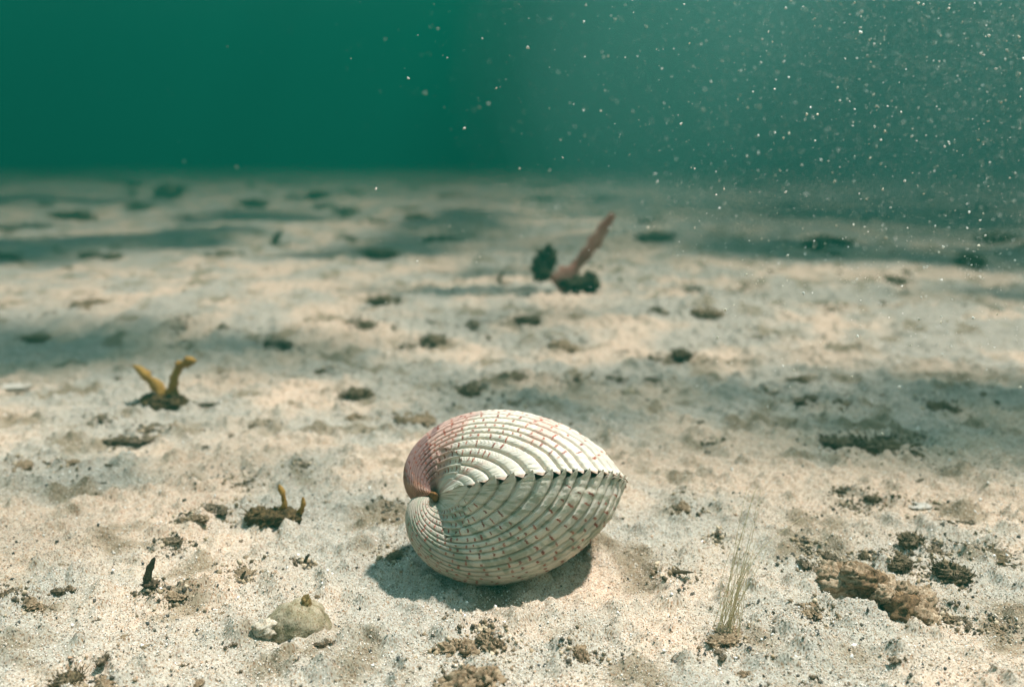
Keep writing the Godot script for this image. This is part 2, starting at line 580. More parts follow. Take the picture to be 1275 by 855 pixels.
var debris_meshes := {}
var gathered: Array[Vector3] = []
func debris(kind: String, key: int, x: float, z: float, wide: float, squash: float, turn: float, called: String, label: String, category: String, group := "") -> MeshInstance3D:
	var id := "%s%d" % [kind, key % 5]
	if not debris_meshes.has(id): debris_meshes[id] = debris_mesh(kind, key % 5)
	var o := solid(called, debris_meshes[id], Vector3(x, sand_height(x, z) - 0.05 * wide, z), turn)
	if not group: gathered.append(Vector3(x, wide, z))
	o.scale = Vector3(wide, wide * squash, wide * 0.8)
	tag(o, label, category, group)
	return o

func build_named_weed() -> void:
	var amber := Color(0.36, 0.20, 0.045)
	var amber2 := Color(0.52, 0.34, 0.10)
	var dark := Color(0.05, 0.04, 0.022)
	var brown := Color(0.17, 0.12, 0.055)
	# stubby brown weed with two orange arms spread in a V
	var o := thing("branching_alga", spot(-0.1697, -0.4199))
	tag(o, "brown weed clump with two orange arms spread in a wide V", "weed")
	var b := Bag.new()
	for i in 4:
		add_lump(b, Vector3(-0.008 + 0.0045 * i, 0.001, 0.002 * (i % 2)), Vector3(0.005, 0.0045, 0.005), 60.0 + i, 0.55, 1.9, dark, brown, 18, 24)
	part("holdfast", b.mesh(debris_mat), o)
	for a in [[Vector3(-0.001, 0.004, 0), Vector3(-0.0145, 0.0205, 0.001), Vector3(0.001, 0.001, 0)], [Vector3(0.003, 0.003, 0), Vector3(0.0075, 0.020, 0), Vector3(-0.0012, 0.0, 0)], [Vector3(0.0072, 0.0192, 0), Vector3(0.0165, 0.0225, 0.001), Vector3(-0.001, 0.001, 0)]]:
		b = Bag.new()
		add_tube(b, curve(a[0], a[1], a[2], 12), [0.0023, 0.0027, 0.0024, 0.0026, 0.0023, 0.0025, 0.0022, 0.0023, 0.0018, 0.0019, 0.0014, 0.0005], 12, amber, amber2, 0.8, 0.8)
		part("arm", b.mesh(debris_mat), o)
	# amber fingers
	o = thing("finger_alga", spot(-0.0776, -0.2739))
	tag(o, "low dark weed tuft with two curved amber fingers standing up", "weed")
	b = Bag.new()
	for i in 4:
		add_lump(b, Vector3(-0.0065 + 0.0035 * i, 0.0012, 0.001 * (i % 2)), Vector3(0.004, 0.0028, 0.004), 80.0 + i, 0.5, 2.0, dark, brown, 18, 24)
	for i in 40:
		var at := Vector3(rng.randfn(-0.001, 0.004), 0.001, rng.randfn(0, 0.002))
		add_tube(b, curve(at, at + Vector3(rng.randfn(0, 0.002), rng.randf_range(0.001, 0.004), rng.randfn(0, 0.002)), Vector3.ZERO, 4), taper(4, 0.0003, 0.0001), 4, dark, brown)
	part("holdfast", b.mesh(debris_mat), o)
	for a in [[Vector3(0.0015, 0.002, 0), Vector3(0.0012, 0.0125, 0), Vector3(0.0014, 0, 0)], [Vector3(0.0045, 0.001, 0), Vector3(0.0092, 0.0085, 0.001), Vector3(0.0014, -0.001, 0)]]:
		b = Bag.new()
		add_tube(b, curve(a[0], a[1], a[2], 9), [0.0009, 0.001, 0.0009, 0.00095, 0.0009, 0.0009, 0.00085, 0.0008, 0.0003], 9, amber, amber2, 0.8, 0.8)
		part("finger", b.mesh(debris_mat), o)
	# far reddish blade leaning over a dark clump
	o = thing("seagrass_shoot", spot(0.0486, -0.7124))
	tag(o, "reddish brown seagrass blade leaning right over a dark weed clump", "seagrass")
	b = Bag.new()
	add_tube(b, curve(Vector3(-0.013, 0.004, 0.004), Vector3(0.033, 0.062, -0.006), Vector3(-0.001, -0.006, 0), 14), [0.0070, 0.0098, 0.0078, 0.0096, 0.0058, 0.0036, 0.0042, 0.0058, 0.0044, 0.0062, 0.0046, 0.0054, 0.0034, 0.0022], 10, Color(0.42, 0.17, 0.14), Color(0.62, 0.34, 0.28), 0.3, 0.45)
	part("blade", b.mesh(debris_mat), o)
	for a in [[Vector3(-0.020, 0.027, 0.0), Vector3(0.008, 0.008, 0.008)], [Vector3(-0.025, 0.018, 0.002), Vector3(0.007, 0.009, 0.008)], [Vector3(0.004, 0.007, 0.006), Vector3(0.012, 0.005, 0.008)], [Vector3(0.014, 0.007, 0.004), Vector3(0.007, 0.008, 0.008)]]:
		b = Bag.new()
		add_lump(b, a[0], a[1], a[0].x * 900.0, 0.8, 1.6, Color(0.03, 0.035, 0.022), Color(0.11, 0.10, 0.055), 20, 28)
		part("weed_clump", b.mesh(debris_mat), o)
	# pale hair-like tuft
	o = thing("filament_alga", spot(0.0547, -0.2054))
	tag(o, "wispy straw coloured tuft of hair weed rising from the sand", "weed")
	var hair := mat(Color(0.70, 0.58, 0.36), 0.8)
	hair.backlight_enabled = true
	hair.backlight = Color(0.5, 0.4, 0.2)
	for i in 34:
		b = Bag.new()
		var at := Vector3(rng.randfn(0, 0.0022), 0, rng.randfn(0, 0.002))
		var tall := rng.randf_range(0.010, 0.026) if i > 6 else rng.randf_range(0.032, 0.041)
		var top := Vector3(tall * rng.randf_range(0.12, 0.34) + rng.randfn(0, 0.0012), tall, rng.randfn(0, 0.003))
		if i == 0: top = Vector3(0.0170, 0.0305, 0)
		add_tube(b, curve(at, top, Vector3(rng.randf_range(-0.0012, 0.0004), 0, rng.randfn(0, 0.001)) if i else Vector3(-0.004, 0.003, 0), 10), taper(10, 0.00010, 0.00004), 5, Color.WHITE, Color.WHITE)
		part("filament", b.mesh(hair), o)
	# half buried stone with a nub on top
	o = thing("buried_stone", spot(-0.0553, -0.2095))
	tag(o, "half buried dusty yellow grey stone with a small nub on top", "stone")
	b = Bag.new()
	add_lump(b, Vector3(0, -0.0010, 0), Vector3(0.0082, 0.0066, 0.0065), 3.0, 0.15, 0.7, Color(0.27, 0.24, 0.15), Color(0.50, 0.45, 0.34), 36, 52)
	part("stone", b.mesh(debris_mat), o)
	b = Bag.new()
	add_lump(b, Vector3(0.0022, 0.0052, 0), Vector3(0.0013, 0.0022, 0.0013), 8.0, 0.5, 1.2, Color(0.22, 0.15, 0.05), Color(0.40, 0.32, 0.16), 16, 22)
	part("nub", b.mesh(debris_mat), o)
	b = Bag.new()
	add_lump(b, Vector3(-0.0075, 0.0004, 0.004), Vector3(0.0032, 0.0022, 0.0028), 18.0, 0.5, 1.2, Color(0.55, 0.50, 0.40), Color(0.75, 0.72, 0.64), 18, 24)
	part("shell_crust", b.mesh(debris_mat), o)
	# brown sponge-like lump
	o = thing("encrusted_rock", spot(0.0996, -0.2253))
	tag(o, "knobbly brown encrusted lump of rock, largest on the sand", "rock")
	for i in 34:
		var s := i / 33.0
		b = Bag.new()
		var p := Vector3(lerpf(-0.009, 0.0100, s) + rng.randfn(0, 0.0018), 0.001 + 0.0062 * sin(s * PI) * rng.randf(), lerpf(-0.009, 0.010, s) + rng.randfn(0, 0.003))
		var q := rng.randf_range(0.0022, 0.0050)
		var sandy := rng.randf()
		add_lump(b, p, Vector3(q, q * 0.8, q), 200.0 + i * 3, 0.42, 1.5, Color(0.09, 0.06, 0.035).lerp(Color(0.3, 0.22, 0.14), sandy), Color(0.30, 0.20, 0.11).lerp(Color(0.66, 0.55, 0.42), sandy), 20, 28)
		part("knob", b.mesh(debris_mat), o)

func spot(x: float, z: float) -> Vector3:
	return Vector3(x, sand_height(x, z), z)

func build_debris() -> void:
	for a in [
		["tuft", 0, -0.0229, -0.4486, 0.02020, 0.80, 1.48, "weed_tuft", "dark weed tuft on the sand just behind the top of the cockle", "weed"],
		["tuft", 1, -0.0795, -0.4357, 0.01963, 0.80, 0.65, "weed_tuft", "dark weed tuft behind the cockle, nearest the V armed brown weed", "weed"],
		["lump", 2, -0.0437, -0.3936, 0.02601, 0.45, 2.49, "sand_lump", "sandy brown lump right behind the upper left of the cockle", "lump"],
		["tuft", 2, -0.0517, -0.5609, 0.02287, 0.70, 0.97, "weed_tuft", "rounded dark weed clump in the middle distance, above the cockle's left end", "weed"],
		["crumb", 0, -0.0664, -0.5531, 0.01538, 0.50, 0.42, "weed_tuft", "flat dark weed scrap beside the rounded clump above the cockle", "weed"],
		["tuft", 3, -0.1028, -0.6109, 0.03945, 0.45, 2.52, "weed_tuft", "broad dark weed patch in the middle distance left of the cockle", "weed"],
		["tuft", 4, -0.0976, -0.6672, 0.03182, 0.60, 5.76, "weed_tuft", "dark bushy weed clump behind the broad weed patch", "weed"],
		["stub", 0, -0.3312, -1.2429, 0.02699, 0.90, 0.00, "weed_stub", "dark upright stub of weed standing alone in the distance", "weed"],
		["tuft", 1, -0.4686, -2.1591, 0.07729, 0.80, 5.03, "weed_tuft", "faint dark weed clump near the horizon left of centre", "weed"],
		["tuft", 2, -0.8434, -2.2161, 0.08721, 1.00, 4.81, "weed_tuft", "faint brownish upright weed near the horizon at left", "weed"],
		["tuft", 3, 0.1025, -0.5190, 0.02122, 0.60, 1.39, "weed_tuft", "dark weed tuft in the middle distance right of centre, above the bright sand", "weed"],
		["crumb", 1, 0.0838, -0.3564, 0.01016, 0.50, 3.37, "weed_scrap", "small black scrap on grey sand right of the cockle", "weed"],
		["crumb", 3, 0.1588, -0.5711, 0.02325, 0.40, 1.74, "weed_scrap", "flat dark scrap at the front of the bright sand patch", "weed"],
		["tuft", 0, 0.1575, -0.4670, 0.01310, 0.80, 1.08, "weed_tuft", "round dark weed ball on the grey sand at right", "weed"],
		["crumb", 2, 0.1448, -0.4207, 0.01738, 0.50, 0.67, "weed_scrap", "ragged dark scrap right below the round weed ball", "weed"],
		["crumb", 4, 0.1344, -0.4472, 0.01426, 0.50, 1.35, "weed_scrap", "thin dark scrap left of the round weed ball", "weed"],
		["tuft", 1, 0.1566, -0.3524, 0.03685, 0.42, 5.82, "weed_mat", "wide low dark weed mat spread over the grey sand at right", "weed"],
		["tuft", 4, 0.1385, -0.3572, 0.02373, 0.35, 5.21, "weed_mat", "thin left end of the wide weed mat at right, lying apart", "weed"],
		["tuft", 2, 0.2059, -0.4091, 0.01926, 0.60, 5.07, "weed_tuft", "dark brown weed tuft near the right edge above the weed mat", "weed"],
		["tuft", 3, 0.3659, -0.8484, 0.03872, 0.50, 5.03, "weed_tuft", "dark weed patch in the silty distance at right", "weed"],
		["tuft", 4, 0.3852, -1.1269, 0.04489, 0.90, 1.21, "weed_tuft", "brownish weed clump in the hazy distance right of centre", "weed"],
		["tuft", 0, 0.4951, -0.9548, 0.03818, 1.00, 1.95, "weed_tuft", "tall hazy weed clump in the distance near the right edge", "weed"],
		["pebble", 0, 0.0614, -0.4465, 0.00838, 0.90, 3.94, "dark_pebble", "small round blackish pebble behind the cockle's pointed end", "pebble"],
		["crumb", 1, 0.0372, -0.4713, 0.02821, 0.50, 4.60, "weed_scrap", "ragged dark scrap behind the cockle's highest point", "weed"],
		["crumb", 0, 0.0787, -0.4714, 0.01587, 0.50, 5.37, "weed_scrap", "dark scrap up and left of the small blackish pebble", "weed"],
		["crumb", 3, 0.0554, -0.4725, 0.01324, 0.40, 5.53, "weed_scrap", "slim dark scrap between two larger ones behind the cockle", "weed"],
		["crumb", 2, 0.1647, -0.7915, 0.02172, 0.50, 0.54, "weed_scrap", "small dark scrap behind the bright sand patch, its left end", "weed"],
		["crumb", 4, 0.2165, -0.8204, 0.03002, 0.35, 3.80, "weed_scrap", "flat dark scrap behind the middle of the bright sand patch", "weed"],
		["lump", 0, 0.0594, -0.2857, 0.00937, 0.80, 4.22, "ochre_stone", "small ochre stone with dark base right of the cockle's point", "stone"],
		["tuft", 1, 0.1272, -0.2932, 0.00734, 0.70, 3.18, "weed_tuft", "small dark tuft beside a white shell chip at right", "weed"],
		["crumb", 1, 0.1191, -0.2900, 0.00784, 0.50, 1.12, "weed_scrap", "dark scrap just below the small tuft beside the white chip", "weed"],
		["crumb", 2, 0.1201, -0.3014, 0.00637, 0.60, 2.97, "weed_scrap", "dark scrap just left of the small tuft beside the white chip", "weed"],
		["chip", 0, 0.1421, -0.2919, 0.01126, 0.60, 0.00, "shell_chip", "flat white shell chip on the sand at right", "shell chip"],
		["chip", 1, -0.2683, -0.4600, 0.02155, 0.80, 0.00, "shell_chip", "white shell chip at the left edge of the sand", "shell chip"],
		["pebble", 1, -0.0074, -0.2097, 0.00376, 0.90, 0.56, "pale_pebble", "small pale pebble on the sand in front of the cockle", "pebble"],
		["lump", 1, -0.0131, -0.2002, 0.01202, 0.80, 5.87, "sand_lump", "crumbly brown lump in front of the cockle, left of two", "lump"],
		["lump", 3, -0.0047, -0.2001, 0.01080, 0.80, 5.44, "sand_lump", "crumbly brown lump just below the pale pebble", "lump"],
		["lump", 4, -0.0083, -0.1810, 0.01680, 0.70, 3.44, "sand_lump", "largest crumbly brown lump at the bottom edge below the cockle", "lump"],
		["lump", 0, 0.0166, -0.1955, 0.00903, 0.90, 1.89, "sand_lump", "small crumbly brown lump at the bottom, right of the cockle", "lump"],
		["crumb", 0, -0.0832, -0.3296, 0.00755, 0.50, 5.71, "weed_scrap", "small dark scrap alone on the sand up and left of the cockle", "weed"],
		["crumb", 1, -0.1010, -0.3101, 0.01131, 0.40, 3.59, "weed_scrap", "thin dark scrap behind the amber fingered weed", "weed"],
		["crumb", 4, -0.1015, -0.2823, 0.01362, 0.40, 5.54, "weed_scrap", "grey dark scrap left of the amber fingered weed", "weed"],
		["lump", 2, -0.1094, -0.2759, 0.00695, 0.70, 5.33, "sand_lump", "small brown crumb left of the amber fingered weed", "lump"],
		["crumb", 3, -0.1047, -0.2547, 0.00992, 0.50, 3.19, "weed_scrap", "long dark crumb below and left of the amber fingered weed", "weed"],
		["stub", 1, -0.0993, -0.2233, 0.00572, 1.60, 0.00, "leaf_fragment", "short black leaf blade standing tilted on the sand at left", "weed"],
		["lump", 1, -0.0933, -0.2221, 0.00877, 0.50, 2.60, "sand_lump", "brown crumb at the foot of the short black blade", "lump"],
		["crumb", 2, -0.1407, -0.2251, 0.00667, 1.00, 3.76, "weed_scrap", "blue black scrap cut by the left edge", "weed"],
		["lump", 3, -0.1295, -0.2171, 0.00730, 0.50, 2.71, "sand_lump", "yellow brown crumb beside the blue black scrap at the left edge", "lump"],
		["tuft", 4, -0.1021, -0.1827, 0.00996, 0.80, 1.01, "weed_tuft", "dark brown tuft at the bottom edge left corner", "weed"],
		["lump", 4, -0.0929, -0.1812, 0.00732, 0.50, 1.92, "sand_lump", "brown crumb at the bottom edge right of the dark tuft", "lump"],
		["lump", 0, -0.1934, -0.3336, 0.01465, 0.50, 5.10, "sand_lump", "yellow brown crumb at the left edge in the middle of the sand", "lump"],
		["lump", 1, -0.1729, -0.3297, 0.00944, 0.40, 0.27, "sand_lump", "small yellow brown crumb next to the one at the left edge", "lump"],
		["crumb", 1, -0.1621, -0.3617, 0.02059, 0.35, 0.29, "weed_scrap", "slanting dark scrap in front of the V armed weed", "weed"],
		["crumb", 3, -0.1594, -0.3766, 0.01568, 0.35, 3.93, "weed_scrap", "thin dark scrap between the V armed weed and the slanting scrap", "weed"],
		["crumb", 0, -0.1851, -0.3850, 0.00945, 0.50, 1.76, "weed_scrap", "small brown scrap left of the V armed weed", "weed"],
		["twig", 0, -0.1484, -0.4200, 0.01580, 0.80, 0.00, "yellow_twig", "short yellowish twig right of the V armed weed", "twig"],
		["lump", 2, -0.3274, -0.5981, 0.02214, 0.60, 3.36, "sand_lump", "dark brown lump on the bright band at the left edge", "lump"],
		["crumb", 2, -0.2294, -0.5952, 0.01428, 0.60, 2.96, "weed_scrap", "dark scrap on the bright band at left", "weed"],
		["crumb", 4, -0.1937, -0.5837, 0.01293, 0.60, 2.15, "weed_scrap", "small dark scrap right of another on the bright band at left", "weed"],
		["crumb", 0, -0.1493, -0.5510, 0.02246, 0.50, 6.26, "weed_scrap", "dark scrap in the shaded band left of centre", "weed"],
		["crumb", 1, -0.1087, -0.4906, 0.01098, 0.60, 1.23, "weed_scrap", "small dark scrap at the front of the shaded band left of centre", "weed"],
		["twig", 1, 0.0465, -0.2366, 0.01160, 0.90, 0.00, "dark_twig", "dark twig lying on the sand right of the cockle's shadow", "twig"],
		["tuft", 0, 0.1259, -0.2343, 0.01334, 0.90, 2.59, "weed_tuft", "bushy dark olive tuft right of the brown rock", "weed"],
		["tuft", 3, 0.1147, -0.2429, 0.01426, 0.60, 1.27, "weed_tuft", "sandy dark weed clump directly behind the brown rock", "weed"],
		["tuft", 2, 0.1249, -0.2572, 0.01002, 0.90, 3.97, "weed_tuft", "olive weed tuft standing behind the brown rock", "weed"],
		["tuft", 1, 0.1077, -0.2502, 0.00587, 0.80, 1.74, "weed_tuft", "small round dark tuft behind the left end of the brown rock", "weed"],
		["crumb", 2, 0.0972, -0.2495, 0.01073, 0.60, 2.23, "weed_scrap", "dark scrap left of the small round tuft behind the rock", "weed"],
		["crumb", 3, 0.0872, -0.2425, 0.00854, 0.50, 4.69, "weed_scrap", "dark scrap furthest left in the row behind the rock", "weed"],
		["crumb", 0, 0.0914, -0.2573, 0.00401, 0.70, 2.01, "weed_scrap", "tiny dark scrap above the row behind the rock", "weed"],
		["crumb", 4, 0.1327, -0.2564, 0.01000, 0.50, 3.51, "weed_scrap", "dark scrap between the olive tuft and the bushy tuft", "weed"],
		["tuft", 4, 0.1484, -0.2523, 0.02218, 0.25, 5.68, "weed_mat", "low grey brown weed mat at the right edge behind the bushy tuft", "weed"],
		["lump", 2, 0.1152, -0.2139, 0.00722, 0.70, 0.63, "sand_lump", "small brown crumb right of the brown rock", "lump"],
		["lump", 0, 0.1051, -0.2151, 0.00725, 0.60, 0.39, "sand_lump", "orange brown crumb touching the right end of the brown rock", "lump"],
		["lump", 4, 0.1258, -0.2079, 0.00704, 0.50, 1.44, "sand_lump", "brown crumb near the right edge below the bushy tuft", "lump"],
		["lump", 3, 0.0803, -0.2162, 0.00943, 0.40, 4.81, "sand_lump", "low crumb of sand left of the brown rock", "lump"],
		["lump", 1, 0.0542, -0.2030, 0.01215, 0.35, 3.86, "sand_lump", "brown gritty heap at the foot of the hair weed", "lump"],
		["crumb", 1, 0.0653, -0.2637, 0.00513, 0.60, 1.49, "weed_scrap", "small dark crumb left of the hair weed's tips", "weed"],
		["crumb", 3, -0.0414, -0.2871, 0.01108, 0.35, 2.08, "weed_scrap", "flat dark scrap on the sand left of the cockle", "weed"],
		["lump", 0, -0.0365, -0.2531, 0.00989, 0.40, 1.11, "sand_lump", "rusty crumb at the edge of the cockle's shadow", "lump"],
		["lump", 3, -0.0796, -0.2405, 0.00802, 0.50, 2.88, "sand_lump", "grey brown crumb between the black blade and the cockle", "lump"],
		["stub", 2, -0.0773, -0.2343, 0.00276, 1.20, 0.00, "weed_stub", "tiny upright grey stub on the sand left of the cockle", "weed"],
		["stub", 3, -0.0619, -0.2465, 0.00290, 1.20, 0.00, "weed_stub", "tiny orange brown stub up and right of the half buried stone", "weed"],
		["crumb", 0, 0.1737, -0.3646, 0.01037, 0.50, 0.27, "weed_scrap", "dark scrap at the right end of the wide weed mat", "weed"],
		["crumb", 2, 0.2407, -0.6589, 0.01453, 0.50, 4.38, "weed_scrap", "faint dark scrap on the bright sand at right", "weed"],
		["tuft", 0, 0.7152, -1.3131, 0.07123, 0.60, 5.63, "weed_tuft", "hazy dark weed in the silty distance at the right edge", "weed"],
		["tuft", 1, -0.8187, -1.6634, 0.10467, 0.50, 6.00, "weed_tuft", "broad hazy dark weed patch in the left distance", "weed"],
		["tuft", 2, -0.1020, -1.2896, 0.06996, 0.40, 4.62, "weed_tuft", "hazy low weed patch in the distance above the cockle", "weed"],
		["crumb", 4, 0.1023, -0.6272, 0.01038, 0.80, 6.03, "weed_scrap", "small reddish dark scrap in front of the leaning seagrass blade", "weed"],
		["stub", 4, -0.0115, -0.8157, 0.01043, 1.20, 0.00, "weed_stub", "small brown upright stub left of the leaning seagrass blade", "weed"],
		["tuft", 2, 0.0011, -0.4767, 0.01782, 0.60, 0.11, "weed_tuft", "small dark weed tuft behind the cockle's crest, right of the nearest one", "weed"],
		["lump", 1, 0.0317, -0.5464, 0.03040, 0.50, 1.81, "sand_lump", "low brown lump in the middle distance above the cockle", "lump"],
		["tuft", 3, 0.0097, -0.6006, 0.02214, 0.60, 6.07, "weed_tuft", "small dark weed tuft halfway between the cockle and the leaning blade", "weed"],
		["crumb", 2, -0.0262, -0.5991, 0.02211, 0.50, 4.87, "weed_scrap", "dark scrap left of the tuft below the leaning blade", "weed"],
		["lump", 0, 0.1393, -0.6116, 0.02814, 0.60, 2.58, "sand_lump", "ochre brown lump at the left end of the bright sand patch", "lump"],
		["crumb", 1, 0.0872, -0.5135, 0.02390, 0.50, 5.92, "weed_scrap", "dark scrap left of the tuft above the bright sand", "weed"],
		["crumb", 0, 0.1657, -0.4223, 0.01984, 0.40, 3.90, "weed_scrap", "flat dark scrap right of the round weed ball", "weed"],
		["lump", 2, -0.3332, -0.6880, 0.04421, 0.50, 5.14, "sand_lump", "pale brown hump on the bright band at left", "lump"],
		["crumb", 3, 0.0010, -0.4162, 0.01723, 0.40, 1.84, "weed_scrap", "flat scrap touching the sand just behind the cockle's crest", "weed"],
	]:
		debris(a[0], a[1], a[2], a[3], a[4], a[5], a[6], a[7], a[8], a[9])
	var n := 0
	var crumbs := []
	while n < 220:
		var z := -0.18 - 0.95 * pow(rng.randf(), 1.2)
		var x := rng.randf_range(-0.6, 0.6) * -z
		if Vector2(x - 0.006, z + 0.245).length() < 0.055: continue
		if tint.get_noise_2d(x * 260.0, z * 420.0) < 0.04 and rng.randf() < 0.88: continue
		n += 1
		crumbs.append(debris("crumb" if rng.randf() < 0.75 else "lump", rng.randi() % 5, x, z, (0.0025 + 0.0068 * pow(rng.randf(), 2.0)) * (0.65 + 1.1 * -z), rng.randf_range(0.4, 0.8), rng.randf() * TAU, "weed_crumb", "", "crumb", "dark weed crumbs scattered on the sand"))
	tell_apart(crumbs, "small dark crumb on the sand", [
		[-0.036, -0.291, "cockle's beak"],
		[0.042, -0.308, "cockle's pointed end"],
		[-0.167, -0.414, "V armed weed"],
		[-0.078, -0.277, "amber fingered weed"],
		[-0.056, -0.211, "half buried stone"],
		[0.055, -0.207, "hair weed"],
		[0.099, -0.224, "brown encrusted rock"],
		[-0.103, -0.231, "short black blade"],
		[0.141, -0.289, "white chip at right"],
		[-0.260, -0.445, "white chip at left"],
		[0.053, -0.779, "leaning seagrass blade"],
		[0.158, -0.353, "wide weed mat"],
		[0.155, -0.459, "round weed ball"],
		[0.060, -0.434, "blackish pebble"],
		[0.060, -0.288, "ochre stone"],
		[-0.007, -0.207, "pale pebble"],
		[0.128, -0.238, "bushy olive tuft"],
		[0.047, -0.240, "dark twig"],
		[-0.147, -0.415, "yellow twig"],
		[-0.314, -1.178, "dark upright stub"],
		[-0.104, -0.618, "broad weed patch left of centre"],
		[-0.313, -0.571, "brown lump at the left edge"],
		[0.160, -0.576, "flat scrap before bright sand"],
		[-0.132, -0.222, "crumb beside blue black scrap"],
		[0.362, -0.840, "weed patch in the silt"],
		[-0.103, -0.184, "tuft in bottom left corner"],
		[0.125, -0.207, "crumb near right bottom edge"],
		[-0.022, -0.436, "tuft behind the cockle"],
		[0.206, -0.410, "tuft near the right edge"],
	])
	n = 0
	crumbs = []
	while n < 110:
		var z := -1.0 - 3.2 * pow(rng.randf(), 1.3)
		var x := rng.randf_range(-0.62, 0.62) * -z
		n += 1
		crumbs.append(debris("tuft", rng.randi() % 5, x, z, rng.randf_range(0.012, 0.035) * (0.6 - z), rng.randf_range(0.2, 0.7), rng.randf() * TAU, "distant_weed_clump", "", "weed", "far weed clumps on the seabed"))
	tell_apart(crumbs, "blurred far weed clump", [
		[0.053, -0.779, "leaning seagrass blade"],
		[-0.314, -1.178, "dark upright stub"],
		[-0.530, -2.441, "faint clump left of centre"],
		[-0.982, -2.581, "faint upright weed at left"],
		[0.392, -1.147, "brownish hazy clump"],
		[0.507, -0.977, "tall hazy clump at right"],
		[0.671, -1.232, "hazy weed at the right edge"],
		[-0.838, -1.703, "broad hazy patch at left"],
		[-0.097, -1.232, "hazy low patch above the cockle"],
		[0.362, -0.840, "weed patch in the silt"],
	])

func tell_apart(things: Array, what: String, marks: Array) -> void:
	# each is named after the landmark that it lies closest to, counted outwards from there
	var order := ["closest", "second closest", "third closest", "fourth closest", "fifth closest", "sixth closest", "seventh closest", "eighth closest", "ninth closest", "tenth closest"]
	var found := {}
	for o in things:
		var best := 0
		for k in marks.size():
			if Vector2(marks[k][0] - o.position.x, marks[k][1] - o.position.z).length() < Vector2(marks[best][0] - o.position.x, marks[best][1] - o.position.z).length(): best = k
		if not found.has(best): found[best] = []
		found[best].append([Vector2(marks[best][0] - o.position.x, marks[best][1] - o.position.z).length(), o])
	for k in found:
		found[k].sort_custom(func(a, b): return a[0] < b[0])
		for i in found[k].size():
			found[k][i][1].set_meta("label", "%s, %s to the %s" % [what, order[i] if i < order.size() else "%dth closest" % (i + 1), marks[k][2]])

# ------------------------------------------------------------------ water
func build_water() -> void:
	var f := FogVolume.new()
	f.name = "water"
	f.shape = RenderingServer.FOG_VOLUME_SHAPE_BOX
	f.size = Vector3(40, 1.6, 34)
	var m := FogMaterial.new()
	m.density = 0.78
	m.albedo = Color(0.004, 0.138, 0.092).linear_to_srgb()
	f.material = m
	add_child(f)
	f.position = Vector3(0, 0.5, -13)
	tag(f, "murky green sea water fading the far seabed", "", "", "structure")

func build_silt() -> void:
	for a in [
		[Vector3(0.352, 0.445, -1.15), Vector3(0.391, 0.642, 0.168), 0.33, -0.13],
		[Vector3(0.331, 0.513, -1.24), Vector3(0.373, 0.615, 0.139), 0.42, -0.01],
		[Vector3(0.833, 0.467, -1.33), Vector3(0.507, 0.588, 0.171), 0.39, 0.01],
		[Vector3(0.883, 0.335, -1.42), Vector3(0.589, 0.74, 0.167), 0.25, -0.14],
		[Vector3(0.962, 0.485, -1.51), Vector3(0.574, 0.77, 0.177), 0.4, -0.03],
		[Vector3(0.97, 0.535, -1.6), Vector3(0.601, 0.77, 0.128), 0.21, -0.08],
		[Vector3(1.133, 0.464, -1.69), Vector3(0.632, 0.625, 0.161), 0.27, -0.04],
		[Vector3(0.969, 0.528, -1.78), Vector3(0.711, 0.72, 0.194), 0.39, 0.15],
		[Vector3(0.947, 0.518, -1.87), Vector3(0.611, 0.791, 0.192), 0.32, 0.06],
		[Vector3(0.858, 0.452, -1.96), Vector3(0.866, 0.621, 0.125), 0.38, 0.15],
		[Vector3(0.787, 0.414, -2.05), Vector3(0.895, 0.588, 0.144), 0.36, 0.11],
		[Vector3(0.715, 0.33, -2.14), Vector3(0.866, 0.73, 0.146), 0.39, 0.14],
		[Vector3(1.302, 0.391, -2.23), Vector3(1.05, 0.569, 0.168), 0.19, -0.09],
		[Vector3(1.11, 0.356, -2.32), Vector3(0.937, 0.561, 0.189), 0.26, 0.14],
	]:
		var f := FogVolume.new()
		f.name = numbered("silt_cloud")
		f.shape = RenderingServer.FOG_VOLUME_SHAPE_ELLIPSOID
		f.size = a[1] * 2.0
		var m := FogMaterial.new()
		m.density = a[2]
		m.albedo = Color(0.52, 0.98, 0.90).linear_to_srgb()
		f.material = m
		add_child(f)
		f.position = a[0]
		f.rotation.z = a[3]
		tag(f, "milky cloud of stirred up silt hanging in the water", "", "", "stuff")
	var cloud := func(r: RandomNumberGenerator) -> Vector3:
		var z := -0.26 - 1.3 * pow(r.randf(), 1.3)
		var s := 0.68 - absf(r.randfn(0, 0.27))
		var x := s * -z
		return Vector3(x, 0.02 + (0.10 + 0.27 * -z) * sqrt(r.randf()), z)
	var specks := func(r: RandomNumberGenerator, p: Vector3) -> float: return (0.00017 + 0.0006 * pow(r.randf(), 9.0)) * (0.6 - 1.1 * p.z)
	scatter("suspended_silt", "pale silt specks drifting in the water", 42000, 8, cloud, specks, [Color(0.75, 0.73, 0.66), Color(0.85, 0.84, 0.78), Color(0.62, 0.58, 0.46)])
	var thin := func(r: RandomNumberGenerator) -> Vector3:
		var z := -0.3 - 1.2 * r.randf()
		return Vector3(r.randf_range(-0.6, 0.6) * -z, r.randf_range(0.05, 0.12 + 0.26 * -z), z)
	scatter("drifting_specks", "few dark and pale specks drifting in open water", 110, 9, thin, specks, [Color(0.8, 0.78, 0.7), Color(0.03, 0.03, 0.03), Color(0.6, 0.5, 0.4)])

